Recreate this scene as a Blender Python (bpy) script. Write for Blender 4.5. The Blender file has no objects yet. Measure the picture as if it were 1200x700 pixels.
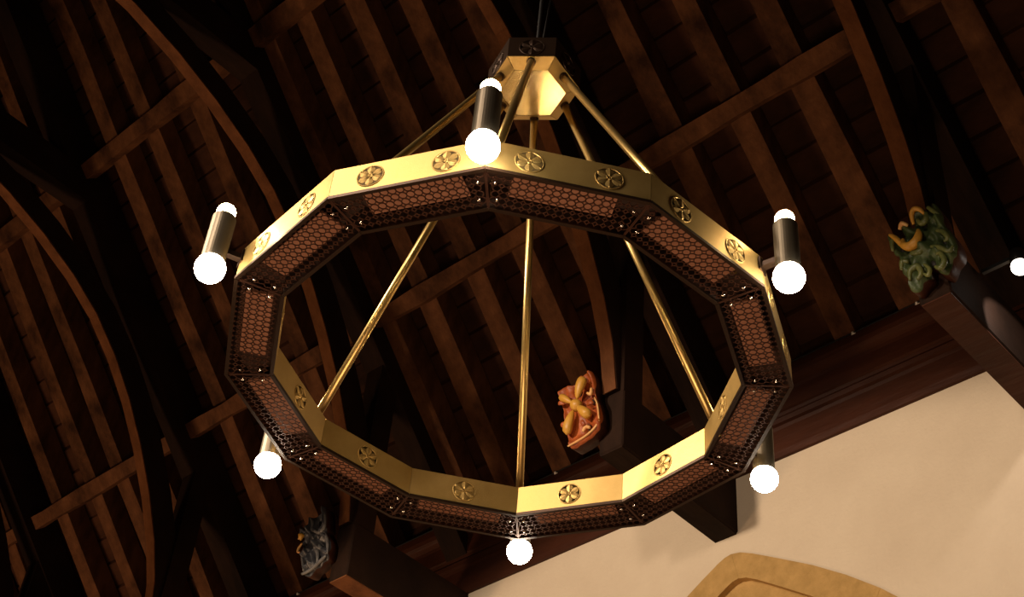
import bpy, bmesh, math, random
from mathutils import Vector, Matrix
random.seed(7)
SC = bpy.context.scene
COL = SC.collection
PI = math.pi

# ------------------------------------------------------------------ camera
# world: X runs across the nave towards the side wall, Y along the nave, Z up;
# origin = centre of the chandelier ring's lower edge
CAM = Vector((-2.78074, -2.89686, -3.28248))
R_ = Vector((0.67184, -0.73711, 0.07280)); U_ = Vector((-0.53648, -0.41649, 0.73398)); F_ = Vector((0.51070, 0.53217, 0.67526))
FPX = 1730.1
cd = bpy.data.cameras.new('camera'); cam = bpy.data.objects.new('camera', cd); COL.objects.link(cam)
m = Matrix((R_, U_, -F_)).transposed().to_4x4(); m.translation = CAM
cam.matrix_world = m
cd.sensor_fit = 'HORIZONTAL'; cd.sensor_width = 36.0; cd.lens = FPX * 36.0 / 1200.0
cd.clip_start = 0.05; cd.clip_end = 200
SC.camera = cam

# ------------------------------------------------------------------ world, lights, exposure
w = bpy.data.worlds.new('night'); SC.world = w; w.use_nodes = True
w.node_tree.nodes['Background'].inputs[0].default_value = (1.0, 0.62, 0.36, 1)
w.node_tree.nodes['Background'].inputs[1].default_value = 0.004

def area(name, loc, target, sx, sy, power, color):
    l = bpy.data.lights.new(name, 'AREA'); l.shape = 'RECTANGLE'; l.size = sx; l.size_y = sy
    l.energy = power; l.color = color
    o = bpy.data.objects.new(name, l); COL.objects.link(o); o.location = loc
    o.rotation_euler = (Vector(target) - Vector(loc)).to_track_quat('-Z', 'Y').to_euler()
    return o
# lamplight thrown back up by the lit nave floor
area('nave_floor_glow', (-1.5, 13.0, -4.6), (3.0, 8.0, 6), 2.6, 2.6, 740, (1.0, 0.63, 0.36))
area('pool_under_ring', (-1.2, -0.4, -4.7), (0.0, 0.0, 0.0), 3.0, 3.0, 170, (1.0, 0.66, 0.40))
# unseen spots added to light the plaster and the ring's brass
def spot(name, loc, target, power, size, soft, color):
    l = bpy.data.lights.new(name, 'SPOT'); l.energy = power; l.color = color; l.spot_size = math.radians(size); l.spot_blend = 0.10; l.shadow_soft_size = soft
    o = bpy.data.objects.new(name, l); COL.objects.link(o); o.location = loc
    o.rotation_euler = (Vector(target) - Vector(loc)).to_track_quat('-Z', 'Y').to_euler()
spot('wall_fill_spot', (-5.5, 4.6, 3.9), (6, 3.6, -3.0), 3400, 73, 0.3, (1.0, 0.77, 0.55))
spot('ring_fill_spot', (-5.5, 0.3, 4.1), (6, 3.6, -3.0), 850, 73, 0.4, (1.0, 0.77, 0.57))

SC.view_settings.view_transform = 'Standard'; SC.view_settings.look = 'None'
SC.view_settings.gamma = 1.0; SC.view_settings.use_curve_mapping = False
SC.view_settings.exposure = 0.0
SC.cycles.use_denoising = True
SC.cycles.max_bounces = 6
SC.cycles.caustics_reflective = False; SC.cycles.caustics_refractive = False
SC.cycles.sample_clamp_indirect = 4.0

# ------------------------------------------------------------------ materials
def mat(name, base, rough=0.6, metal=0.0, var=None, scale=6.0, stretch=(1,1,1), bump=0.0, bscale=None, emit=None, estr=0, coord='Object', rvar=0.0):
    M = bpy.data.materials.new(name); M.use_nodes = True
    nt = M.node_tree; b = nt.nodes['Principled BSDF']
    b.inputs['Base Color'].default_value = (*base, 1); b.inputs['Roughness'].default_value = rough; b.inputs['Metallic'].default_value = metal
    if emit:
        b.inputs['Emission Color'].default_value = (*emit, 1); b.inputs['Emission Strength'].default_value = estr
    tc = nt.nodes.new('ShaderNodeTexCoord'); mp = nt.nodes.new('ShaderNodeMapping'); mp.inputs['Scale'].default_value = stretch
    nt.links.new(tc.outputs[coord], mp.inputs['Vector'])
    if var:
        n = nt.nodes.new('ShaderNodeTexNoise'); n.inputs['Scale'].default_value = scale; n.inputs['Detail'].default_value = 8; n.inputs['Roughness'].default_value = 0.65
        nt.links.new(mp.outputs[0], n.inputs['Vector'])
        cr = nt.nodes.new('ShaderNodeValToRGB'); cr.color_ramp.elements[0].position = 0.32; cr.color_ramp.elements[1].position = 0.70
        cr.color_ramp.elements[0].color = (*base, 1); cr.color_ramp.elements[1].color = (*var, 1)
        nt.links.new(n.outputs['Fac'], cr.inputs['Fac']); nt.links.new(cr.outputs[0], b.inputs['Base Color'])
        if rvar:
            mr = nt.nodes.new('ShaderNodeMapRange'); mr.inputs['To Min'].default_value = rough - rvar; mr.inputs['To Max'].default_value = rough + rvar
            nt.links.new(n.outputs['Fac'], mr.inputs['Value']); nt.links.new(mr.outputs[0], b.inputs['Roughness'])
    if bump:
        n2 = nt.nodes.new('ShaderNodeTexNoise'); n2.inputs['Scale'].default_value = bscale or scale * 3; n2.inputs['Detail'].default_value = 6
        nt.links.new(mp.outputs[0], n2.inputs['Vector'])
        bp = nt.nodes.new('ShaderNodeBump'); bp.inputs['Strength'].default_value = bump; bp.inputs['Distance'].default_value = 0.02
        nt.links.new(n2.outputs['Fac'], bp.inputs['Height']); nt.links.new(bp.outputs[0], b.inputs['Normal'])
    return M

WOOD = mat('old_oak_rafter', (0.035, 0.014, 0.007), 0.8, var=(0.20, 0.082, 0.036), scale=2.6, stretch=(1, 1, 0.35), bump=0.6, bscale=14)
WOODB = mat('old_oak_board', (0.012, 0.006, 0.004), 0.85, var=(0.095, 0.036, 0.018), scale=1.6, stretch=(1, 0.5, 1), bump=0.5, bscale=9)
WOODD = mat('shaded_oak_truss', (0.008, 0.004, 0.0025), 0.8, var=(0.026, 0.012, 0.007), scale=3, stretch=(0.4, 1, 0.4), bump=0.5, bscale=14)  # shade on the truss sides put into the oak's tone
WOODS = mat('lit_oak_soffit', (0.10, 0.036, 0.013), 0.7, var=(0.20, 0.075, 0.028), scale=5, stretch=(1, 1, 0.5), bump=0.4, bscale=20)  # lighter copy of the oak, painting light onto the undersides
WOODC = mat('red_oak_cornice', (0.028, 0.010, 0.006), 0.5, var=(0.070, 0.022, 0.011), scale=2.2, stretch=(1, 0.25, 1), bump=0.5, bscale=12)
PLAST = mat('cream_plaster', (0.60, 0.50, 0.38), 0.9, var=(0.66, 0.56, 0.43), scale=1.5, bump=0.25, bscale=30)
STONE = mat('ochre_stone', (0.36, 0.22, 0.07), 0.9, var=(0.50, 0.31, 0.11), scale=7, bump=0.4, bscale=35)
FLOOR = mat('stone_floor', (0.22, 0.15, 0.09), 0.6, var=(0.28, 0.19, 0.12), scale=2)
BRASS = mat('satin_brass', (0.47, 0.315, 0.105), 0.45, 0.85, var=(0.56, 0.39, 0.145), scale=9, bump=0.05, bscale=220, rvar=0.08)
ROD = mat('polished_brass_rod', (0.62, 0.44, 0.17), 0.33, 0.95)
LEADM = mat('hub_ground', (0.012,0.009,0.006), 0.7)
CUTM = mat('shadowed_cutout', (0.13, 0.085, 0.03), 0.6, 0.6)
BRONZE = mat('dark_bronze', (0.035, 0.018, 0.010), 0.38, 0.7)
GRILLE = mat('bronze_filigree', (0.075, 0.030, 0.018), 0.36, 0.6)
BOARD = mat('terracotta_board', (0.36, 0.155, 0.090), 0.6, var=(0.44, 0.20, 0.12), scale=12)
CAN = mat('brushed_lamp_can', (0.20, 0.17, 0.125), 0.45, 0.7)
CHROME = mat('chrome_screw', (0.8, 0.75, 0.7), 0.12, 1.0)
BULB_LO = mat('bright_bulb_glass', (1, 1, 1), 0.3, emit=(1.0, 0.86, 0.66), estr=75)
BULB_UP = mat('warm_bulb_glass', (1, 1, 1), 0.3, emit=(1.0, 0.70, 0.36), estr=110)
BULB_SP = mat('spotlight_glass', (1, 1, 1), 0.3, emit=(1.0, 0.90, 0.78), estr=10)
BLACK = mat('black_enamel', (0.012, 0.012, 0.013), 0.4)
WHITEP = mat('white_clip', (0.8, 0.75, 0.7), 0.3)
ORANGE = mat('burnt_orange_paint', (0.22, 0.035, 0.008), 0.5, var=(0.46, 0.11, 0.018), scale=9, bump=0.3, bscale=30)
YELLOW = mat('golden_yellow_paint', (0.48, 0.23, 0.025), 0.45, var=(0.62, 0.33, 0.05), scale=12)
CREAMP = mat('cream_worn_paint', (0.62, 0.42, 0.16), 0.5, var=(0.72, 0.30, 0.10), scale=20)
GREEN = mat('moss_green_paint', (0.020, 0.040, 0.014), 0.45, var=(0.085, 0.12, 0.040), scale=9, bump=0.3, bscale=30)
GREENL = mat('olive_paint', (0.05, 0.075, 0.022), 0.4, var=(0.16, 0.17, 0.05), scale=14)
GREY = mat('slate_grey_paint', (0.018, 0.020, 0.025), 0.35, var=(0.10, 0.10, 0.115), scale=10, bump=0.3, bscale=30)
GREYL = mat('pale_grey_paint', (0.10, 0.10, 0.11), 0.4, var=(0.24, 0.23, 0.22), scale=14)
DARKP = mat('shaded_pit', (0.012, 0.008, 0.006), 0.6)  # shade in the carved pits, painted as near-black

for _m in (WOOD, WOODB, WOODD, WOODS, WOODC): _m.node_tree.nodes['Principled BSDF'].inputs['Specular IOR Level'].default_value = 0.12

# ------------------------------------------------------------------ helpers
def obj(name, bm, m=None, parent=None, smooth=False, loc=None):
    if isinstance(bm, bmesh.types.BMesh):
        bmesh.ops.recalc_face_normals(bm, faces=bm.faces)
        me = bpy.data.meshes.new(name); bm.to_mesh(me); bm.free()
    else: me = bm
    if smooth:
        for p in me.polygons: p.use_smooth = True
    if m and not me.materials: me.materials.append(m)
    o = bpy.data.objects.new(name, me); COL.objects.link(o)
    if parent: o.parent = parent
    if loc: o.location = loc
    return o
def link(name, me, parent, mw=None):
    o = bpy.data.objects.new(name, me); COL.objects.link(o); o.parent = parent
    if mw is not None: o.matrix_local = mw
    return o
def empty(name, loc=(0, 0, 0), rz=0, parent=None):
    o = bpy.data.objects.new(name, None); COL.objects.link(o); o.location = loc; o.rotation_euler = (0, 0, rz)
    o.empty_display_size = 0.1
    if parent: o.parent = parent
    return o
def tag(o, label, cat, group=None):
    o['label'] = label; o['category'] = cat
    if group: o['group'] = group
    return o
def struct(o): o['kind'] = 'structure'; return o
def hexa(bm, p):       # 8 points: bottom 4, top 4
    v = [bm.verts.new(q) for q in p]
    for f in ((3,2,1,0),(4,5,6,7),(0,1,5,4),(1,2,6,5),(2,3,7,6),(3,0,4,7)): bm.faces.new([v[i] for i in f])
def box(bm, x0, x1, y0, y1, z0, z1):
    hexa(bm, [(x0,y0,z0),(x1,y0,z0),(x1,y1,z0),(x0,y1,z0),(x0,y0,z1),(x1,y0,z1),(x1,y1,z1),(x0,y1,z1)])
def prism_y(bm, poly, y0, y1):      # poly of (x,z), extruded along y
    a = [bm.verts.new((x, y0, z)) for x, z in poly]; b = [bm.verts.new((x, y1, z)) for x, z in poly]
    n = len(poly)
    bm.faces.new(a); bm.faces.new(b[::-1])
    for i in range(n): bm.faces.new((a[i], a[(i+1) % n], b[(i+1) % n], b[i]))
def strip_prism(bm, inner, outer, y0, y1):   # curved bar from two polylines (x,z)
    rows = []
    for (xi, zi), (xo, zo) in zip(inner, outer):
        rows.append([bm.verts.new(q) for q in ((xi,y0,zi),(xi,y1,zi),(xo,y1,zo),(xo,y0,zo))])
    for a, b in zip(rows, rows[1:]):
        for k in range(4): bm.faces.new((a[k], a[(k+1) % 4], b[(k+1) % 4], b[k]))
    bm.faces.new(rows[0]); bm.faces.new(rows[-1][::-1])
def tube(bm, pts, rad, n=12, caps=True):
    pts = [Vector(q) for q in pts]
    rads = rad if isinstance(rad, (list, tuple)) else [rad] * len(pts)
    up = None; rings = []
    for i, q in enumerate(pts):
        t = (pts[min(i+1, len(pts)-1)] - pts[max(i-1, 0)]).normalized()
        if up is None:
            up = Vector((0,0,1)) if abs(t.z) < .9 else Vector((1,0,0))
        s = t.cross(up).normalized(); up = s.cross(t).normalized()
        rings.append([bm.verts.new(q + (s*math.cos(2*PI*k/n) + up*math.sin(2*PI*k/n)) * rads[i]) for k in range(n)])
    for a, b in zip(rings, rings[1:]):
        for k in range(n): bm.faces.new((a[k], a[(k+1) % n], b[(k+1) % n], b[k]))
    if caps: bm.faces.new(rings[0][::-1]); bm.faces.new(rings[-1])
def lathe(bm, prof, n=24, axis=None, origin=(0,0,0)):
    # prof: (r, h) pairs along local z
    Mx = axis or Matrix.Identity(3); O = Vector(origin); rings = []
    for r, h in prof:
        if r < 1e-6: rings.append([bm.verts.new(O + Mx @ Vector((0,0,h)))])
        else: rings.append([bm.verts.new(O + Mx @ Vector((r*math.cos(2*PI*k/n), r*math.sin(2*PI*k/n), h))) for k in range(n)])
    for a, b in zip(rings, rings[1:]):
        for k in range(n):
            k2 = (k+1) % n
            if len(a) == 1 and len(b) == 1: continue
            if len(a) == 1: bm.faces.new((a[0], b[k2], b[k]))
            elif len(b) == 1: bm.faces.new((a[k], a[k2], b[0]))
            else: bm.faces.new((a[k], a[k2], b[k2], b[k]))
    for rg in (rings[0], rings[-1]):
        if len(rg) > 2 and prof[0] != prof[-1]: bm.faces.new(rg)
def sphere_prof(r, n=10, z=0.0): return [(r*math.sin(PI*i/n), z - r*math.cos(PI*i/n)) for i in range(n+1)]

# ------------------------------------------------------------------ the setting
WB = 6.0          # wall face
ZW = 4.46         # top of the plaster
TAN = math.tan(math.radians(47.5)); CS = math.cos(math.radians(47.5)); SN = math.sin(math.radians(47.5))
X0, Z0 = 5.8, 5.26
def zr(x, off=0): return Z0 + (X0 - x) * TAN + off     # underside of rafters

# wall with a real opening under the stone arch (outline of the opening, in (y,z))
arch_out = [(4.15,1.2),(4.13,2.2),(4.02,2.9),(3.86,3.28),(3.728,3.447),(3.574,3.545),(3.428,3.631),(3.34,3.672),(3.27,3.685),(3.18,3.668),(3.061,3.612),(2.813,3.472),(2.495,3.287),(2.195,3.085),(1.913,2.865),(1.714,2.68),(1.50,2.40),(1.36,2.0),(1.30,1.2)]
cy, cz = 2.75, 1.5
def shrink(poly, d):
    out = []
    n = len(poly)
    for i, (y, z) in enumerate(poly):
        a = poly[max(i-1,0)]; b = poly[min(i+1,n-1)]
        t = Vector((b[0]-a[0], b[1]-a[1])).normalized()
        nn = Vector((t.y, -t.x))           # candidates
        if nn.dot(Vector((cy-y, cz-z))) < 0: nn = -nn
        out.append((y + nn.x*d, z + nn.y*d))
    return out

def radial(poly, d):
    return [(cy + (y-cy)*(1-d/math.dist((y,z),(cy,cz))), cz + (z-cz)*(1-d/math.dist((y,z),(cy,cz)))) for y, z in poly]
arch_mid = radial(arch_out, 0.27); arch_in = radial(arch_out, 0.62)
bm = bmesh.new()
# plaster face above and around the arch (grid of quads from arch outline to rectangle border)
def border(y, z):
    dy, dz = y - cy, z - 1.2
    return
L, Rr, T, Bt = 22.0, -9.0, ZW + 0.05, -4.9
v = lambda y, z, x=WB: bm.verts.new((x, y, z))
left = [q for q in arch_out]
n = len(left)
top = [v(4.15 + (1.30-4.15)*i/(n-1), T) for i in range(n)]
ar = [v(*q) for q in left]
for i in range(n-1): bm.faces.new((ar[i], ar[i+1], top[i+1], top[i]))
a1, a2, a3 = v(L, T), v(L, 1.2), v(L, Bt); b1, b2, b3 = v(Rr, T), v(Rr, 1.2), v(Rr, Bt)
bl, br = v(4.15, Bt), v(1.30, Bt); sl, sr = v(4.15, -2.5), v(1.30, -2.5)
bm.faces.new((a1, a2, ar[0], top[0])); bm.faces.new((ar[-1], b2, b1, top[-1]))
bm.faces.new((a2, a3, bl, sl, ar[0])); bm.faces.new((ar[-1], sr, br, b3, b2)); bm.faces.new((sl, bl, br, sr))
# thickness returns of the opening
ar2 = [v(y, z, WB+0.5) for y, z in left]; sl2, sr2 = v(4.15, -2.5, WB+.5), v(1.30, -2.5, WB+.5)
for i in range(n-1): bm.faces.new((ar[i], ar2[i], ar2[i+1], ar[i+1]))
bm.faces.new((sl, sl2, ar2[0], ar[0])); bm.faces.new((sr, ar[-1], ar2[-1], sr2)); bm.faces.new((sl, sr, sr2, sl2))
me = bpy.data.meshes.new('wall_south'); bm.to_mesh(me); bm.free()
wall = struct(obj('wall_south', me, PLAST))
wall['label'] = 'cream plastered nave wall below the dark cornice'

# stone arch lining: outer order almost flush, inner order recessed
def ring_between(bm, A, Bp, xf, xb):
    fa = [bm.verts.new((xf, y, z)) for y, z in A]; fb = [bm.verts.new((xf, y, z)) for y, z in Bp]
    ba = [bm.verts.new((xb, y, z)) for y, z in A]; bb = [bm.verts.new((xb, y, z)) for y, z in Bp]
    for i in range(len(A)-1):
        bm.faces.new((fa[i], fa[i+1], fb[i+1], fb[i])); bm.faces.new((fb[i], fb[i+1], bb[i+1], bb[i]))
        bm.faces.new((ba[i], ba[i+1], fa[i+1], fa[i])); bm.faces.new((bb[i], bb[i+1], ba[i+1], ba[i]))
    for i in (0, len(A)-1): bm.faces.new((fa[i], fb[i], bb[i], ba[i]))
win = struct(empty('window_1', (WB, 2.75, 1.5)))
win['label'] = 'pointed stone arch set in the cream wall'
def winp(name, bm, mt):
    for vv in bm.verts: vv.co -= Vector((WB, 2.75, 1.5))
    return obj(name, bm, mt, win)
# voussoirs of the outer order: one stone per stretch of the arch
def resample(poly, step):
    out = [poly[0]]; acc = 0
    for a, b in zip(poly, poly[1:]):
        d = math.dist(a, b); k = max(1, round(d/step))
        for i in range(1, k+1): out.append((a[0]+(b[0]-a[0])*i/k, a[1]+(b[1]-a[1])*i/k))
    return out
cuts = [0, 2, 4, 6, 8, 10, 12, 14, 16, 18]
for a, b in zip(cuts, cuts[1:]):
    bm = bmesh.new()
    xo = WB - 0.012 + random.uniform(-.002, .002)
    ring_between(bm, arch_out[a:b+1], arch_mid[a:b+1], xo, WB+0.48)
    winp('arch_stone', bm, STONE)
bm = bmesh.new(); ring_between(bm, radial(arch_out, 0.262), arch_in, WB + 0.05, WB + 0.45); winp('inner_arch_moulding', bm, STONE)
bm = bmesh.new()
g = [(y, z) for y, z in arch_in]
vs = [bm.verts.new((WB+0.40, y, z)) for y, z in g] + [bm.verts.new((WB+.40, 1.6, -2.5)), bm.verts.new((WB+.40, 3.8, -2.5))]
bm.faces.new(vs); winp('dark_glass', bm, BLACK)

# floor
bm = bmesh.new(); box(bm, -7, WB, -9, 22, -5.1, -4.9); struct(obj('floor', bm, FLOOR))

# cornice, timber mouldings on the wall head
prof = [(6.4,4.44),(5.965,4.44),(5.955,4.50),(5.955,4.72),(5.945,4.75),(5.915,4.76),(5.905,4.80),(5.925,4.835),(5.915,4.86),(5.895,4.87),(5.895,5.05),(5.885,5.08),(5.84,5.10),(5.815,5.13),(5.80,5.17),(5.80,5.25),(5.83,5.262),(6.4,5.262)]
bm = bmesh.new(); prism_y(bm, prof, -8.5, 21); c = struct(obj('trim_1', bm, WOODC)); c['label'] = 'dark red-brown timber cornice along the top of the cream wall'

# roof: backing, boards, rafters, purlins
bm = bmesh.new()
def slab(bm, xa, xb, off0, off1, y0, y1):
    # a sheet parallel to the roof slope between x=xa and xb, offset off0..off1 (vertical) above rafter underside
    hexa(bm, [(xa,y0,zr(xa,off0)),(xb,y0,zr(xb,off0)),(xb,y1,zr(xb,off0)),(xa,y1,zr(xa,off0)),
              (xa,y0,zr(xa,off1)),(xb,y0,zr(xb,off1)),(xb,y1,zr(xb,off1)),(xa,y1,zr(xa,off1))])
YA, YB = -8.0, 19.0
slab(bm, -0.4, 6.6, 0.50, 0.56, YA, YB)
ceil = struct(obj('ceiling', bm, WOODB)); ceil['label'] = 'open timber roof slope above the chandelier'
nb = 33
bmeshes = []
for k in range(3):
    bm = bmesh.new(); wd = 7.0 / nb
    d = 0.012
    hexa(bm, [(0,YA,-d),(wd-0.012,YA,-(wd-0.012)*TAN+.012),(wd-0.012,YB,-(wd-0.012)*TAN+.012),(0,YB,-d),
              (0,YA,0.06),(wd-0.012,YA,-(wd-.012)*TAN+0.06),(wd-0.012,YB,-(wd-.012)*TAN+0.06),(0,YB,0.06)])
    me = bpy.data.meshes.new('roof_board'); bm.to_mesh(me); bm.free(); me.materials.append(WOODB); bmeshes.append(me)
for i in range(nb):
    x = -0.4 + 7.0*i/nb
    o = link('roof_board', bmeshes[i % 3], ceil); o.location = (x, random.uniform(-.2,.2), zr(x, 0.44 + random.uniform(-.012, .012)))
rafters = [-6.2,-5.4,-4.7,-3.9,-3.2,-2.35,-1.7,-1.0,1.12,1.78,2.43,3.75,4.38,5.00,5.68,6.25,7.50,8.30,8.93,10.28,10.90,11.45,12.15,13.35,14.0,14.7,15.5,16.3,-0.32,0.46]
for y in rafters:
    bm = bmesh.new()
    wd = 0.23 + random.uniform(-.02, .02)
    xs = [-0.4 + 6.9*i/9 for i in range(10)]
    inn = []; 
    rows = []
    for x in xs:
        j = random.uniform(-.014,.014); k = random.uniform(-.014,.014); h = random.uniform(-.012,.012)
        rows.append([bm.verts.new(q) for q in ((x, j, zr(x,h)), (x, wd+k, zr(x,h)), (x, wd+k, zr(x,.40)), (x, j, zr(x,.40)))])
    for a, b in zip(rows, rows[1:]):
        for q in range(4): bm.faces.new((a[q], a[(q+1)%4], b[(q+1)%4], b[q]))
    bm.faces.new(rows[0]); bm.faces.new(rows[-1][::-1])
    o = obj('rafter', bm, WOOD, ceil); o.location = (0, y, 0)
TR = [(-2.80), 0.40, 3.33, 6.58, 9.68, 12.85]
ys = [-6.0] + TR + [16.0]
for (xc, s) in ((4.31, 0.17), (2.04, 0.19)):
    for ya, yb in zip(ys, ys[1:]):
        bm = bmesh.new()
        z1 = zr(xc, 0.0)
        N = 8; rows = []
        for i in range(N+1):
            y = ya + (yb-ya)*i/N; j = random.uniform(-.012,.012); h = random.uniform(-.012,.012)
            # square-ish section laid with the slope
            e1 = Vector((CS, 0, -SN)) * (s/2+j); e2 = Vector((SN, 0, CS))
            P = Vector((xc, y, zr(xc)))
            rows.append([bm.verts.new(P + q) for q in (-e1 - e2*(s*.75+h), e1 - e2*(s*.75+h), e1 + e2*0.02, -e1 + e2*0.02)])
        for a, b in zip(rows, rows[1:]):
            for q in range(4): bm.faces.new((a[q], a[(q+1)%4], b[(q+1)%4], b[q]))
        bm.faces.new(rows[0]); bm.faces.new(rows[-1][::-1])
        obj('purlin', bm, WOOD, ceil)

# ------------------------------------------------------------------ roof trusses
soff = [(4.41,4.46),(4.35,4.9),(4.21,5.35),(3.99,5.85),(3.72,6.35),(3.43,6.80),(3.10,7.22),(2.72,7.60),(2.30,7.90),(1.80,8.17),(1.25,8.40),(0.65,8.58),(0.0,8.66)]
def offs(poly, d):
    out = []
    for i, (x, z) in enumerate(poly):
        a = poly[max(i-1,0)]; b = poly[min(i+1,len(poly)-1)]
        t = Vector((b[0]-a[0], b[1]-a[1])).normalized()
        nn = Vector((-t.y, t.x)) if t.x > 0 else Vector((t.y, -t.x))
        if nn.dot(Vector((x, z-3.5))) < 0: nn = -nn
        out.append((x + nn.x*d, z + nn.y*d))
    return out
tlabels = ['dark hammer-beam truss at the far right behind the bright spotlight',
           'hammer-beam truss whose beam end carries the green carving at right',
           'hammer-beam truss whose beam end carries the orange flower carving',
           'hammer-beam truss whose beam end carries the slate grey carving',
           'hammer-beam truss whose lit arch curves down the left side of the photo',
           'truss at the far left edge, only its shadowed timbers in the corner']
HW = 0.125; AW = 0.075
for i, y in enumerate(TR):
    t = empty('roof_truss', (0, y, 0)); tag(t, tlabels[i], 'roof truss', 'hammer-beam trusses of the roof')
    bm = bmesh.new(); prism_y(bm, [(4.45,3.88),(6.05,3.88),(6.05,4.45),(4.45,4.45)], -HW, HW)
    bmesh.ops.bevel(bm, geom=[e for e in bm.edges], offset=0.012, segments=1, affect='EDGES')
    hb = obj('hammer_beam', bm, WOODD, t)
    bm = bmesh.new(); prism_y(bm, [(4.46,3.868),(6.04,3.868),(6.04,3.879),(4.46,3.879)], -HW+.012, HW-.012); obj('beam_soffit', bm, WOODS if i in (3,4,5) else (WOODC if i == 1 else WOODD), hb)  # underside plate
    bm = bmesh.new(); prism_y(bm, [(4.46,4.45),(4.70,4.45),(4.70,zr(4.70,-.02)),(4.46,zr(4.46,-.02))], -HW+.01, HW-.01); obj('hammer_post', bm, WOODD, t)
    bm = bmesh.new(); xa, xb = -0.3, 5.9
    hexa(bm, [(xa,-.14,zr(xa,-.42)),(xb,-.14,zr(xb,-.30)),(xb,.14,zr(xb,-.30)),(xa,.14,zr(xa,-.42)),(xa,-.14,zr(xa,.3)),(xb,-.14,zr(xb,.3)),(xb,.14,zr(xb,.3)),(xa,.14,zr(xa,.3))])
    obj('principal_rafter', bm, WOODD, t)
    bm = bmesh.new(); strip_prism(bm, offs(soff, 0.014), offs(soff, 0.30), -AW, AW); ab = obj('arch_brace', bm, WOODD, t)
    bm = bmesh.new(); strip_prism(bm, soff, offs(soff, 0.012), -AW+.006, AW-.006); obj('arch_soffit', bm, WOODS, ab)  # thin plate painting the arch's underside as lit
    bm = bmesh.new(); prism_y(bm, [(-.6,8.92),(2.2,8.92),(2.0,9.35),(-.6,9.35)], -HW-.01, HW+.01); obj('collar_beam', bm, WOODD, t)

# ------------------------------------------------------------------ carved bosses
def smooth_poly(pts, k=6):
    n = len(pts); out = []
    for i in range(n):
        p0, p1, p2, p3 = (Vector(pts[(i+j-1) % n]) for j in range(4))
        for s in range(k):
            t = s/k
            out.append(0.5*((2*p1)+(-p0+p2)*t+(2*p0-5*p1+4*p2-p3)*t*t+(-p0+3*p1-3*p2+p3)*t**3))
    return out
def inside(poly, u, v):
    c = False; n = len(poly)
    for i in range(n):
        a, b = poly[i], poly[i-1]
        if (a[1] > v) != (b[1] > v) and u < (b[0]-a[0])*(v-a[1])/(b[1]-a[1]) + a[0]: c = not c
    return c
def segd(u, v, pts):
    best = 9
    for a, b in zip(pts, pts[1:]):
        ax, ay = a; dx, dy = b[0]-ax, b[1]-ay; l = dx*dx+dy*dy or 1e-9
        t = min(1, max(0, ((u-ax)*dx+(v-ay)*dy)/l)); d = math.hypot(u-ax-t*dx, v-ay-t*dy)
        best = min(best, d)
    return best
def carve(outline, ridges, pits, W, H, base=0.07, rough=0.006, seed=1):
    # face in (u across, v up) 0..1 ; returns bmesh lying in plane x=0 facing -x, y = -(u-.5)*W (left of picture = +y), z = (v-.5)*H
    rnd = random.Random(seed)
    poly = smooth_poly(outline)
    C2 = Vector((0.5, 0.5)); NR = 26
    bm = bmesh.new(); rings = []
    def hgt(u, v):
        h = base
        for (pts, r, a) in ridges:
            d = segd(u, v, pts); h += a*math.exp(-(d/r)**2)
        for (pu, pv, r, a) in pits:
            h -= a*math.exp(-(((u-pu)**2+(v-pv)**2)/(r*r))**1.5)
        h += rough*math.sin(23*u+5*v+seed)*math.sin(19*v-7*u+2*seed)
        return max(0.012, h)
    # dense radial grid from centre to outline
    for j in range(1, NR+1):
        s = j/NR; rr = []
        for q in poly:
            u, v = C2.x + (q.x-C2.x)*s, C2.y + (q.y-C2.y)*s
            h = hgt(u, v) * (1 if j < NR else .72)
            rr.append(bm.verts.new((-h, -(u-.5)*W, (v-.5)*H)))
        rings.append(rr)
    c = bm.verts.new((-hgt(.5, .5), 0, 0)); n = len(poly)
    for k in range(n): bm.faces.new((c, rings[0][k], rings[0][(k+1) % n]))
    for a, b in zip(rings, rings[1:]):
        for k in range(n): bm.faces.new((a[k], b[k], b[(k+1) % n], a[(k+1) % n]))
    back = [bm.verts.new((0.06, vv.co.y*0.97, vv.co.z*0.97)) for vv in rings[-1]]
    for k in range(n): bm.faces.new((rings[-1][k], back[k], back[(k+1) % n], rings[-1][(k+1) % n])).material_index = 1
    bm.faces.new(back)
    return bm
def uv3(u, v, h, W, H): return Vector((-h*.72 + .0, -(u-.5)*W, (v-.5)*H))
def curl(bm, pts, rads, W, H, h, n=10):
    hs = h if isinstance(h, (list, tuple)) else [h]*len(pts)
    # smooth the path
    P = [uv3(u, v, hh, W, H) for (u, v), hh in zip(pts, hs)]
    out, rr = [], []
    for i in range(len(P)-1):
        p0, p1, p2, p3 = P[max(i-1,0)], P[i], P[i+1], P[min(i+2,len(P)-1)]
        for s in range(4):
            t = s/4
            out.append(0.5*((2*p1)+(-p0+p2)*t+(2*p0-5*p1+4*p2-p3)*t*t+(-p0+3*p1-3*p2+p3)*t**3)); rr.append(rads[i]+(rads[i+1]-rads[i])*t)
    out.append(P[-1]); rr.append(rads[-1]); tube(bm, out, rr, n)
def boss_frame(name, yc, zc, xb, shear, tilt):
    o = empty(name, (xb, yc, zc)); return o
def place(bm, shear, tilt):
    for vv in bm.verts:
        z = vv.co.z
        vv.co.y += shear*z; vv.co.x -= tilt*z
    return bm
def obj2(*a):
    o = obj(*a); o.data.materials.append(WOODC); return o
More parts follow.
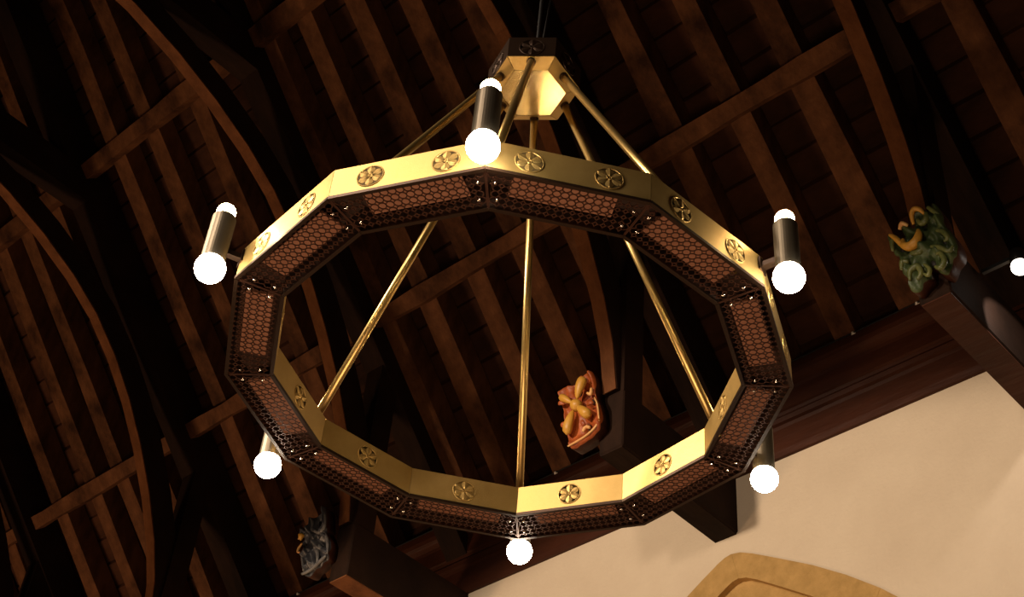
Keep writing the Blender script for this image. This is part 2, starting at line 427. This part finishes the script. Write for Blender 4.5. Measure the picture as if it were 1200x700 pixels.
def pit_shades(lst, W, H, SH, TI, parent, hh=.05):  # flat dark blobs painting shade into the carved pits
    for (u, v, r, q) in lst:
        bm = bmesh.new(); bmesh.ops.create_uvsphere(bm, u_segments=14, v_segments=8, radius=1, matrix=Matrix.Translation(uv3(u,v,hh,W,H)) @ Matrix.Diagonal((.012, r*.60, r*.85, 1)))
        obj('pit_shade', place(bm, SH, TI), DARKP, parent, True)
def petal(bm, cu, cv, ang, l, wd, W, H, h0, th):
    # elongated drop from centre outwards
    N = 10; rings = []; c = uv3(cu, cv, 0, W, H)
    d = Vector((0, -math.cos(ang), math.sin(ang))); s = Vector((0, math.sin(ang), math.cos(ang))); o = Vector((-1, 0, 0))
    for i in range(N+1):
        t = i/N; r = wd*(0.35+0.65*math.sin(min(1,t*1.05)*PI*0.62)) * math.sqrt(max(0, 1-((t-.5)/.5)**6)) 
        r = max(r, 0.002)
        P = c + d*(l*(0.18+0.82*t)) + o*(h0 + 0.01*math.sin(PI*t))
        rings.append([bm.verts.new(P + s*math.cos(2*PI*k/12)*r + o*math.sin(2*PI*k/12)*r*th) for k in range(12)])
    for a, b in zip(rings, rings[1:]):
        for k in range(12): bm.faces.new((a[k], a[(k+1)%12], b[(k+1)%12], b[k]))
    bm.faces.new(rings[0]); bm.faces.new(rings[-1][::-1])

# orange flower boss
W, H = 0.385, 0.655
b2 = boss_frame('carved_boss', 3.555, 4.315, 4.385, 0, 0); tag(b2, 'burnt orange carved block with a yellow flower, on the beam end inside the ring', 'carving', 'painted carvings on the hammer-beam ends')
SH, TI = 0.16, 0.10
outl = [(0.02,0.90),(0.22,0.97),(0.42,0.93),(0.70,0.98),(0.97,1.0),(1.0,0.80),(0.95,0.62),(1.0,0.42),(0.97,0.16),(0.80,0.07),(0.55,0.02),(0.30,0.0),(0.06,0.01),(0.03,0.20),(0.0,0.42),(0.05,0.58),(0.03,0.74)]
rid = [([(.05,.9),(.3,.92),(.95,.97)],.05,.03),([(.95,.95),(.97,.5),(.93,.15)],.05,.03),([(.1,.04),(.5,.05),(.93,.14)],.05,.03),([(.04,.88),(.06,.5),(.08,.05)],.05,.025),
       ([(.3,.75),(.5,.5)],.12,.02),([(.3,.2),(.45,.45)],.12,.02),([(.8,.25),(.5,.5)],.13,.02)]
pit = [(.50,.82,.09,.06),(.16,.45,.09,.06),(.82,.56,.09,.06),(.60,.18,.08,.06),(.40,.66,.05,.03)]
obj2('carved_block', place(carve(outl, rid, pit, W, H, .055, .006, 3), SH, TI), ORANGE, b2, True)
for ang, l, wd in ((1.02,.27,.044),(2.30,.20,.036),(4.20,.29,.044),(5.30,.22,.048)):
    bm = bmesh.new(); petal(bm, .5, .52, ang, l, wd, W, H, .135, .9); obj('petal', place(bm, SH, TI), YELLOW, b2, True)
bm = bmesh.new(); bmesh.ops.create_uvsphere(bm, u_segments=18, v_segments=12, radius=.056, matrix=Matrix.Translation(uv3(.5,.52,.16,W,H))); obj('flower_centre', place(bm, SH, TI), YELLOW, b2, True)
bm = bmesh.new(); curl(bm, [(.04,.02),(.3,.03),(.55,.05),(.8,.10),(.96,.18)], [.007,.009,.009,.009,.007], W, H, .125); curl(bm, [(.96,.2),(.99,.42),(.95,.55)], [.007,.009,.005], W, H, .125)
curl(bm, [(.80,.66),(.88,.62),(.93,.70)], [.012,.016,.012], W, H, .13); curl(bm, [(.50,.12),(.60,.17),(.70,.13)], [.012,.018,.012], W, H, .13)
obj('worn_rim', place(bm, SH, TI), CREAMP, b2, True)
# leaf tips between the petals
for (u, v, a) in ((.24,.62,2.6),(.22,.36,3.5),(.70,.80,1.2),(.72,.44,0.1),(.56,.30,4.9)):
    bm = bmesh.new(); petal(bm, u, v, a, .09, .022, W, H, .115, .6); obj('leaf_tip', place(bm, SH, TI), ORANGE, b2, True)

pit_shades([(.50,.80,.045,0),(.17,.46,.045,0),(.80,.57,.032,0),(.60,.20,.032,0),(.42,.68,.02,0)], W, H, SH, TI, b2)
# green foliate boss with yellow curls
W, H = 0.42, 0.62
b3 = boss_frame('carved_boss', 0.365, 4.24, 4.385, 0, 0); tag(b3, 'green foliate carved block with yellow curls, on the beam end at right', 'carving', 'painted carvings on the hammer-beam ends')
SH, TI = 0.10, 0.08
outl = [(-.02,.86),(.06,.93),(.12,.84),(.20,.78),(.26,.90),(.38,.93),(.44,.84),(.52,.98),(.62,1.05),(.74,1.02),(.80,.96),(.86,1.04),(.96,1.0),(1.0,.84),(.98,.66),(1.05,.50),(1.06,.30),(1.0,.20),(.88,.14),(.74,.02),(.62,.08),(.56,.20),(.50,.22),(.44,.08),(.30,.02),(.16,-.04),(.06,.02),(.12,.14),(.04,.26),(.0,.36),(.08,.50),(-.02,.62)]
rid = [([(.0,.85),(.06,.60),(.1,.45)],.07,.05),([(.3,.9),(.45,.7),(.5,.5)],.08,.05),([(.55,.98),(.72,1.0),(.78,.85)],.06,.06),([(.95,.98),(.93,.7),(1.0,.4),(1.02,.25)],.07,.06),
       ([(.1,.1),(.2,.2),(.3,.3),(.5,.42)],.10,.06),([(.7,.1),(.75,.3),(.9,.2)],.06,.05),([(.3,.05),(.42,.15)],.06,.05),([(.1,.3),(.2,.42),(.35,.5)],.06,.05),([(.6,.45),(.75,.6),(.85,.75)],.08,.05),([(.62,.3),(.8,.42)],.06,.05)]
pit = [(.12,.66,.05,.07),(.62,.86,.07,.09),(.36,.67,.07,.08),(.20,.82,.05,.05),(.86,.48,.05,.06),(.76,.20,.04,.06),(.55,.26,.05,.08),(.43,.11,.04,.06),(.08,.20,.04,.05),(.86,.72,.05,.05),(.7,.55,.05,.04),(.24,.36,.04,.04)]
obj2('carved_foliage', place(carve(outl, rid, pit, W, H, .060, .008, 5), SH, TI), GREEN, b3, True)
bm = bmesh.new(); curl(bm, [(.24,.70),(.24,.58),(.34,.51),(.46,.53),(.54,.62),(.55,.72)], [.012,.028,.036,.036,.028,.010], W, H, [.15,.18,.19,.19,.18,.16]); obj('yellow_curl', place(bm, SH, TI), YELLOW, b3, True)
bm = bmesh.new(); curl(bm, [(.50,.84),(.54,.95),(.62,1.0),(.70,.97),(.74,.90)], [.010,.018,.020,.018,.010], W, H, [.15,.18,.19,.18,.16]); obj('yellow_curl', place(bm, SH, TI), YELLOW, b3, True)
bm = bmesh.new(); curl(bm, [(.04,.86),(.12,.76),(.19,.64),(.22,.56)], [.010,.020,.022,.012], W, H, [.15,.17,.17,.16]); obj('yellow_curl', place(bm, SH, TI), YELLOW, b3, True)
bm = bmesh.new(); curl(bm, [(.24,.86),(.32,.91),(.40,.86)], [.012,.018,.012], W, H, [.15,.17,.15]); obj('yellow_curl', place(bm, SH, TI), CREAMP, b3, True)
for pts, rr in (([(.14,.08),(.20,.20),(.34,.22),(.36,.10),(.26,.04)],[.010,.022,.024,.020,.010]), ([(.46,.20),(.52,.10),(.46,.03),(.40,.08)],[.010,.016,.016,.008]),
                ([(.62,.10),(.70,.05),(.80,.12),(.78,.24),(.70,.26)],[.010,.022,.022,.018,.008]), ([(.66,.40),(.78,.34),(.92,.22),(1.02,.26)],[.010,.020,.020,.010]),
                ([(.60,.86),(.64,.78),(.74,.80),(.78,.90)],[.012,.022,.022,.012]), ([(.06,.28),(.12,.38),(.22,.34)],[.012,.022,.012]), ([(.84,.58),(.94,.52),(.98,.40),(.90,.38)],[.010,.020,.018,.008]),
                ([(.02,.60),(.05,.72),(.14,.76)],[.012,.018,.010]), ([(.84,.96),(.90,.88),(.96,.80)],[.014,.02,.012]), ([(.30,.44),(.44,.40),(.58,.44)],[.014,.026,.014])):
    bm = bmesh.new(); curl(bm, pts, rr, W, H, .165); obj('leaf_scroll', place(bm, SH, TI), GREENL, b3, True)

pit_shades([(.12,.66,.03,0),(.62,.87,.036,0),(.37,.67,.036,0),(.24,.79,.026,0),(.86,.48,.028,0),(.76,.19,.022,0),(.56,.27,.036,0),(.46,.09,.018,0),(.70,.60,.022,0)], W, H, SH, TI, b3, .055)
# slate grey foliate boss with a yellow bud
W, H = 0.37, 0.63
b1 = boss_frame('carved_boss', 6.86, 4.31, 4.385, 0, 0); tag(b1, 'slate grey carved block with small yellow bud, on the beam end at lower left', 'carving', 'painted carvings on the hammer-beam ends')
SH, TI = 0.20, 0.10
outl = [(.10,.86),(.24,.86),(.38,.88),(.42,.96),(.60,.95),(.80,.98),(.98,1.04),(1.0,.86),(.98,.66),(.94,.60),(1.0,.50),(1.06,.36),(1.02,.20),(.96,.12),(.80,.09),(.60,.04),(.40,.02),(.24,-.04),(.06,.0),(.0,.06),(.06,.18),(.02,.32),(-.02,.40),(.04,.52),(.0,.60),(.10,.68),(.05,.76)]
rid = [([(.42,.95),(.46,.8),(.4,.72)],.05,.05),([(.95,1.0),(.95,.7),(.8,.62)],.06,.05),([(.1,.8),(.25,.74),(.4,.72),(.5,.6)],.06,.05),([(.0,.4),(.08,.35),(.2,.4),(.3,.3),(.4,.12)],.05,.06),
       ([(.98,.5),(.7,.42),(.5,.3),(.5,.1)],.05,.06),([(.1,.12),(.3,.12),(.4,.3)],.05,.05),([(.98,.2),(.8,.28),(.62,.44)],.06,.05)]
pit = [(.28,.80,.06,.06),(.72,.80,.09,.05),(.12,.56,.05,.06),(.60,.20,.05,.08),(.30,.22,.06,.05),(.78,.35,.07,.05),(.55,.52,.07,.05),(.2,.09,.05,.04)]
obj2('carved_foliage', place(carve(outl, rid, pit, W, H, .055, .008, 9), SH, TI), GREY, b1, True)
bm = bmesh.new(); petal(bm, .27, .46, 1.1, .09, .032, W, H, .17, .9); obj('yellow_bud', place(bm, SH, TI), YELLOW, b1, True)
for pts, rr in (([(.06,.60),(.14,.63),(.26,.60)],[.008,.011,.008]), ([(.20,.50),(.06,.44),(.02,.38),(.10,.36)],[.008,.012,.012,.006])):
    bm = bmesh.new(); curl(bm, pts, rr, W, H, .165); obj('bud_sepal', place(bm, SH, TI), CREAMP, b1, True)
for pts, rr in (([(.08,.84),(.06,.74),(.14,.68),(.26,.72),(.34,.80)],[.006,.011,.012,.011,.006]), ([(.42,.95),(.50,.86),(.46,.74),(.60,.66),(.76,.60),(.96,.66),(.98,.90)],[.006,.011,.012,.012,.012,.011,.006]),
                ([(.04,.34),(.08,.18),(.10,.06)],[.006,.010,.008]), ([(.14,.34),(.20,.40),(.34,.36),(.40,.26),(.34,.16)],[.006,.012,.014,.012,.006]),
                ([(.48,.06),(.46,.20),(.52,.31),(.62,.30),(.64,.18),(.60,.08)],[.006,.012,.013,.013,.011,.006]), ([(.66,.44),(.76,.32),(.90,.22),(.98,.16)],[.008,.014,.012,.006]),
                ([(.92,.58),(1.0,.46),(1.03,.30),(.98,.16)],[.006,.010,.010,.006]), ([(.02,.02),(.3,.02),(.6,.07),(.95,.14)],[.008,.011,.011,.008])):
    bm = bmesh.new(); curl(bm, pts, [q*1.5 for q in rr], W, H, .11); obj('leaf_scroll', place(bm, SH, TI), GREYL, b1, True)

pit_shades([(.28,.80,.03,0),(.70,.80,.035,0),(.12,.54,.025,0),(.60,.20,.026,0),(.30,.22,.028,0),(.78,.36,.03,0),(.55,.50,.03,0)], W, H, SH, TI, b1)
# ------------------------------------------------------------------ chandelier
PHI = -0.885238; RI = 0.8282; HB = 0.134; ZH = 1.5773; RB = 0.1984; RSM = 0.1409
ch = empty('chandelier', (0, 0, 0)); tag(ch, 'twelve-sided brass ring chandelier with copper filigree underside and six lit cylinder lamps', 'chandelier')
def ang(k): return PHI - k*PI/6 - PI/2
def pol(R, a, z=0): return Vector((R*math.cos(a), R*math.sin(a), z))
AP = math.cos(PI/12)
def side_matrix(k):
    # frame of the side between corners k and k+1: x along the side, y radially inwards... origin on the outer mid-side
    am = ang(k) - PI/12
    o = pol(1.0*AP, am); ex = Vector((-math.sin(am), math.cos(am), 0)); ey = Vector((-math.cos(am), -math.sin(am), 0))
    M = Matrix((ex, ey, Vector((0,0,1)))).transposed().to_4x4(); M.translation = o
    return M
LO = 2*math.sin(PI/12); LI = LO*RI; DEP = AP*(1-RI)      # outer side length, inner, radial depth
S = Matrix.Identity(4)
# rosette: axis along local -y (facing outwards); built at origin
def rosette_meshes(r=0.045):
    bm = bmesh.new()
    Mx = Matrix(((1,0,0),(0,0,-1),(0,1,0)))           # local z -> -y
    def P(x, z, h): return Vector((x, -h, z))
    # raised rim
    rim = [(r*0.93, 0.0), (r*0.95, .0022), (r*0.99, .0026), (r*1.03, .0020), (r*1.04, 0.0)]
    lathe(bm, rim, 40, Mx)
    for k in range(6):
        a = k*PI/3 + PI/6
        # leaf-shaped petal: tapered at the centre, broad at rim
        outline = []
        for t, wd in ((.20,.09),(.35,.17),(.50,.235),(.65,.265),(.80,.22),(.94,.07)):
            outline.append((t*r, wd*r*1.15))
        lft = [P(math.cos(a)*d - math.sin(a)*wv, math.sin(a)*d + math.cos(a)*wv, .0012) for d, wv in outline]
        rgt = [P(math.cos(a)*d + math.sin(a)*wv, math.sin(a)*d - math.cos(a)*wv, .0012) for d, wv in outline]
        mid = [P(math.cos(a)*d, math.sin(a)*d, .0038) for d, wv in outline]
        A = [bm.verts.new(q) for q in lft]; B = [bm.verts.new(q) for q in mid]; Cc = [bm.verts.new(q) for q in rgt]
        for i in range(len(A)-1):
            bm.faces.new((A[i], A[i+1], B[i+1], B[i])); bm.faces.new((B[i], B[i+1], Cc[i+1], Cc[i]))
    lathe(bm, [(r*.10,.0005),(r*.12,.0038),(r*.17,.0042),(r*.20,.0005)], 16, Mx)
    lathe(bm, [(0,.003),(r*.08,.0015)], 12, Mx)
    me = bpy.data.meshes.new('rosette'); bm.to_mesh(me); bm.free(); me.materials.append(BRASS)
    bm = bmesh.new(); lathe(bm, [(0,.0006),(r*1.0,.0006)], 32, Mx)
    me2 = bpy.data.meshes.new('rosette_cutout'); bm.to_mesh(me2); bm.free(); me2.materials.append(CUTM)
    return me, me2
ROS, CUT = rosette_meshes()
# the rosette mesh = relief + flat disc coloured as shaded cuts in one mesh with two materials
def join_me(a, b, name):
    bm = bmesh.new(); bm.from_mesh(a); n = len(bm.faces); bm.from_mesh(b); bm.faces.ensure_lookup_table()
    for f in bm.faces[n:]: f.material_index = 1
    me = bpy.data.meshes.new(name); bm.to_mesh(me); bm.free(); me.materials.append(a.materials[0]); me.materials.append(b.materials[0]); return me
ROSJ = join_me(ROS, CUT, 'rosette')
CUT2 = CUT.copy(); CUT2.materials.clear(); CUT2.materials.append(BRASS)
ROSI = join_me(ROS, CUT2, 'rosette_inner')
ROSH = ROSJ.copy(); ROSH.materials.clear(); ROSH.materials.append(BRONZE); ROSH.materials.append(LEADM)
# outer band plate (trapezoid seen from above, mitred)
def plate(y0, y1, z0, z1, name, mt):
    def hx(y): return (LO/2)*(1 - y/ (AP))    # half length at inward depth y  (apothem AP)
    bm = bmesh.new()
    g = 0.0008
    hexa(bm, [(-hx(y0)+g,y0,z0),(hx(y0)-g,y0,z0),(hx(y1)-g,y1,z0),(-hx(y1)+g,y1,z0),(-hx(y0)+g,y0,z1),(hx(y0)-g,y0,z1),(hx(y1)-g,y1,z1),(-hx(y1)+g,y1,z1)])
    me = bpy.data.meshes.new(name); bm.to_mesh(me); bm.free(); me.materials.append(mt); return me
def hx(y): return (LO/2)*(1 - y/AP)
M_out = plate(0, .005, 0.012, HB, 'outer_band', BRASS)
M_in = plate(DEP-.005, DEP, 0.012, HB, 'inner_band', BRASS)
LINER = mat('added_dark_liner', (0.045, 0.020, 0.012), 0.7)  # dark plates added to darken the channel seen through the grille
M_top = plate(.0055, DEP-.0055, HB-.012, HB-.006, 'top_plate', LINER)
M_lin_o = plate(.0055, .007, .014, HB-.013, 'added_dark_liner', LINER)
M_lin_i = plate(DEP-.007, DEP-.0055, .014, HB-.013, 'added_dark_liner', LINER)
M_rail_o = plate(-.003, .010, 0.0, .012, 'edge_rail', BRONZE)
M_rail_i = plate(DEP-.010, DEP+.003, 0.0, .012, 'edge_rail', BRONZE)
# terracotta board behind the grille
bm = bmesh.new(); hb_ = .046; yb0, yb1 = DEP*.5-hb_, DEP*.5+hb_
for (xa, xb) in ((-.165, .165),):
    box(bm, xa, xb, yb0, yb1, .040, .048)
M_board = bpy.data.meshes.new('terracotta_board'); bm.to_mesh(M_board); bm.free(); M_board.materials.append(BOARD)
# filigree: diagonal net with bowed bars
def grille_mesh():
    bm = bmesh.new(); s = 0.0130; wv = 0.0019; z0, z1 = 0.0035, 0.0055
    NX = int(LO/2/s)+2; NY = int(DEP/s)+2
    def P(i, j): return Vector((i*s, 0.006 + j*s))
    def ok(q): return .004 < q.y < DEP-.004 and abs(q.x) < hx(q.y)-.003
    for i in range(-NX, NX+1):
        for j in range(0, NY+1):
            if (i+j) % 2: continue
            for d in ((1,1),(-1,1)):
                a, b = P(i,j), P(i+d[0], j+d[1])
                if not (ok(a) and ok(b)): continue
                n = Vector((-(b-a).y, (b-a).x)).normalized()
                sg = 1 if (j % 2) else -1
                if d[0] < 0: sg = -sg
                # bow of the bar, all bars of one cell bulge outwards, the next inwards
                bow = 0.0034*sg
                pts = [a, a.lerp(b,.25)+n*bow*.8, a.lerp(b,.5)+n*bow, a.lerp(b,.75)+n*bow*.8, b]
                L1 = [bm.verts.new((*(p+n*wv), z0)) for p in pts]; L2 = [bm.verts.new((*(p-n*wv), z0)) for p in pts]
                U1 = [bm.verts.new((*(p+n*wv), z1)) for p in pts]; U2 = [bm.verts.new((*(p-n*wv), z1)) for p in pts]
                for k in range(4):
                    bm.faces.new((L1[k],L2[k],L2[k+1],L1[k+1])); bm.faces.new((L1[k],L1[k+1],U1[k+1],U1[k])); bm.faces.new((L2[k],U2[k],U2[k+1],L2[k+1]))
    # frame strips along the edges and mitre ends
    for (y0, y1) in ((.004,.009),(DEP-.009,DEP-.004)):
        hexa(bm, [(-hx(y0),y0,z0),(hx(y0),y0,z0),(hx(y1),y1,z0),(-hx(y1),y1,z0),(-hx(y0),y0,z1),(hx(y0),y0,z1),(hx(y1),y1,z1),(-hx(y1),y1,z1)])
    for sx in (-1, 1):
        y0, y1 = .004, DEP-.004
        hexa(bm, [(sx*(hx(y0)-.004),y0,z0-.001),(sx*(hx(y0)-.0005),y0,z0-.001),(sx*(hx(y1)-.0005),y1,z0-.001),(sx*(hx(y1)-.004),y1,z0-.001),
                  (sx*(hx(y0)-.004),y0,z1),(sx*(hx(y0)-.0005),y0,z1),(sx*(hx(y1)-.0005),y1,z1),(sx*(hx(y1)-.004),y1,z1)])
    me = bpy.data.meshes.new('filigree_grille'); bm.to_mesh(me); bm.free(); me.materials.append(GRILLE); return me
M_gr = grille_mesh()
bm = bmesh.new(); lathe(bm, [(0,-.006),(.004,-.0045),(.006,-.001),(.006,.0)], 10); M_scr = bpy.data.meshes.new('screw'); bm.to_mesh(M_scr); bm.free(); M_scr.materials.append(CHROME)
for p in M_scr.polygons: p.use_smooth = True
for k in range(12):
    M = side_matrix(k)
    ob = link('outer_band', M_out, ch, M)
    for sx in (-.126, .126): link('rosette', ROSJ, ob, Matrix.Translation((sx, -.0001, .072)))
    ib = link('inner_band', M_in, ch, M)
    link('rosette', ROSI, ib, Matrix.Translation((0.0, DEP+.0001, .072)) @ Matrix.Rotation(PI, 4, 'Z'))
    link('top_plate', M_top, ch, M); link('added_dark_liner', M_lin_o, ob); link('added_dark_liner', M_lin_i, ib); link('edge_rail', M_rail_o, ch, M); link('edge_rail', M_rail_i, ch, M)
    gr = link('filigree_grille', M_gr, ch, M)
    link('terracotta_board', M_board, ch, M)
    for sx in (-1, 1):
        for yy in (DEP*.30, DEP*.72): link('screw', M_scr, gr, Matrix.Translation((sx*(hx(yy)-.028), yy, .0035)))

# hub
bm = bmesh.new()
def hexring(R, z): return [bm.verts.new(pol(R, ang(0)+PI/6+j*PI/3, z)) for j in range(6)]
H2 = Matrix.Identity(4)
a = hexring(RB, ZH+.030); b = hexring(RB, 1.735); c = hexring(RB-.006, 1.735); 
for j in range(6):
    bm.faces.new((a[j], a[(j+1)%6], b[(j+1)%6], b[j])); bm.faces.new((b[j], b[(j+1)%6], c[(j+1)%6], c[j]))
bm.faces.new(c)
hub = obj('hub_casing', bm, BRONZE, ch)
for j in range(6):
    bm = bmesh.new(); a0 = ang(0)+PI/6+j*PI/3 - PI/3; a1 = a0+PI/3
    g = .0012
    am = (a0+a1)/2
    q = [pol(RB, a0, ZH+.030), pol(RB, a1, ZH+.030), pol(RSM+.001, a1, ZH), pol(RSM+.001, a0, ZH)]
    t = (q[1]-q[0]).normalized()*g
    q = [q[0]+t, q[1]-t, q[2]-t, q[3]+t]
    hexa(bm, [q[0], q[1], q[2], q[3]] + [p_+Vector((0,0,.006)) for p_ in q]); obj('hub_facet', bm, BRASS, hub)
    M = Matrix.Translation(pol(RB*math.cos(PI/6), am, 1.668)) @ Matrix.Rotation(am+PI/2, 4, 'Z') @ Matrix.Scale(1.15, 4)
    link('rosette', ROSH, hub, M)
bm = bmesh.new(); x = hexring(RSM-.001, ZH+.001); y_ = hexring(RSM-.001, ZH+.008)
bm.faces.new(x); bm.faces.new(y_[::-1])
for j in range(6): bm.faces.new((x[j], x[(j+1)%6], y_[(j+1)%6], y_[j]))
PLATE = mat('polished_brass_plate', (0.80, 0.60, 0.26), 0.22, 0.9, var=(0.86, 0.68, 0.34), scale=10, rvar=.06)
obj('hub_plate', bm, PLATE, hub)
# rods
for k in range(0, 12, 2):
    e = pol(1, ang(k))
    p0 = e*.902 + Vector((0,0,HB-.012)); p1 = e*(.152) + Vector((0,0,ZH+.018))
    bm = bmesh.new(); tube(bm, [p0, p1], .0158, 20); r_ = obj('rod', bm, ROD, ch)
    for f in r_.data.polygons:
        if len(f.vertices) == 4: f.use_smooth = True
    d = (p1-p0).normalized(); bm = bmesh.new()
    tube(bm, [p1-d*.012, p1+d*.004], .0195, 20); obj('collar', bm, BRONZE, r_)
bm = bmesh.new(); tube(bm, [(0,0,1.735),(0,0,1.80),(0,0,1.82),(0,0,8.6)], [.022,.020,.008,.008], 12); obj('hanging_rod', bm, BLACK, ch)
bm = bmesh.new(); tube(bm, [(.03,.02,1.735),(.10,-.03,3.2),(.16,-.06,6.0),(.2,-.1,8.6)], .004, 8); obj('supply_cable', bm, BLACK, ch)
# small brass eye on the inner side of the left-hand band
M = side_matrix(1); P = M @ Vector((.05, DEP+.025, HB-.02))
bm = bmesh.new(); N = 20
tube(bm, [P + (M.to_3x3() @ Vector((math.cos(2*PI*i/N)*.016, 0, math.sin(2*PI*i/N)*.016))) for i in range(N+1)], .0055, 8, caps=False)
tube(bm, [P + (M.to_3x3() @ Vector((0,0,.014))), M @ Vector((.05, DEP-.002, HB-.01))], .004, 8)
obj('brass_eye', bm, ROD, ch, True)

# twin-ended lamps on the ring's alternate corners
RL = 1.088
me_can = None
for i, k in enumerate(range(0, 12, 2)):
    a_ = ang(k); Ml = Matrix.Translation(pol(RL, a_, 0.0)) @ Matrix.Rotation(a_, 4, 'Z')
    if not me_can:
        bm = bmesh.new(); lathe(bm, [(.036,.020),(.041,.020),(.041,.236),(.039,.240),(.036,.240),(.034,.236),(.034,.215),(0,.215)], 32)
        me_can = bpy.data.meshes.new('lamp_can'); bm.to_mesh(me_can); bm.free(); me_can.materials.append(CAN)
        for f in me_can.polygons: f.use_smooth = False
        bm = bmesh.new(); bmesh.ops.create_uvsphere(bm, u_segments=20, v_segments=14, radius=.052, matrix=Matrix.Translation((0,0,.004)))  # globe enlarged to the size of the bulb's glare
        me_lo = bpy.data.meshes.new('lower_bulb'); bm.to_mesh(me_lo); bm.free(); me_lo.materials.append(BULB_LO)
        bm = bmesh.new(); bmesh.ops.create_uvsphere(bm, u_segments=20, v_segments=14, radius=.033, matrix=Matrix.Translation((0,0,.268)))
        me_up = bpy.data.meshes.new('upper_bulb'); bm.to_mesh(me_up); bm.free(); me_up.materials.append(BULB_UP)
        bm = bmesh.new(); box(bm, -.090, -.038, -.012, .012, .085, .105); box(bm, -.092, -.086, -.022, .022, .068, .122)
        me_br = bpy.data.meshes.new('bracket'); bm.to_mesh(me_br); bm.free(); me_br.materials.append(BRONZE)
        for mm in (me_lo, me_up):
            for f in mm.polygons: f.use_smooth = True
    o = link('cylinder_lamp', me_can, ch, Ml)
    for nm, mm in (('lower_bulb', me_lo), ('upper_bulb', me_up), ('bracket', me_br)): link(nm, mm, o)

# ------------------------------------------------------------------ spotlight on the right-hand beam, cable clips on the cornice
sp = empty('spotlight', (4.90, -0.06, 4.25)); tag(sp, 'bright white spotlight on the side of the beam at the right edge', 'spotlight')
bm = bmesh.new(); bmesh.ops.create_uvsphere(bm, u_segments=24, v_segments=14, radius=.062); obj('spot_bulb', bm, BULB_SP, sp, True)
bm = bmesh.new(); lathe(bm, [(.03,.16),(.05,.15),(.058,.10),(.060,.035),(.056,.030)], 24); obj('spot_housing', bm, BLACK, sp, True)
bm = bmesh.new(); box(bm, -.015, .015, .05, .275, .09, .12); obj('spot_bracket', bm, BLACK, sp)
spot('spotlight_beam', (4.93, -0.045, 4.165), (5.25, 0.28, 4.0), 22, 80, 0.03, (1.0, 0.85, 0.72))
clips = [(5.18, 'left of the orange carving'), (1.80, 'left of the green carving'), (1.18, 'directly below the green carving'), (9.0, 'at the lower left, beside the slate grey carving')]
for y, s in clips:
    o = empty('cable_clip', (5.80, y, 5.245)); tag(o, 'tiny white clip on the cornice edge ' + s, 'clip', 'cable clips on the cornice')
    bm = bmesh.new(); lathe(bm, sphere_prof(.013, 8), 12, origin=(-.012,0,0)); obj('clip_head', bm, WHITEP, o, True)
    bm = bmesh.new(); box(bm, -.008, .004, -.02, .02, -.008, .008); obj('clip_base', bm, WHITEP, o)
bm = bmesh.new(); tube(bm, [(-.0,-8,0),(0,21,0)], .006, 6); o = obj('cable', bm, BLACK, None, loc=(5.788, 0, 5.245)); tag(o, 'thin black cable running along the top edge of the cornice', 'cable')
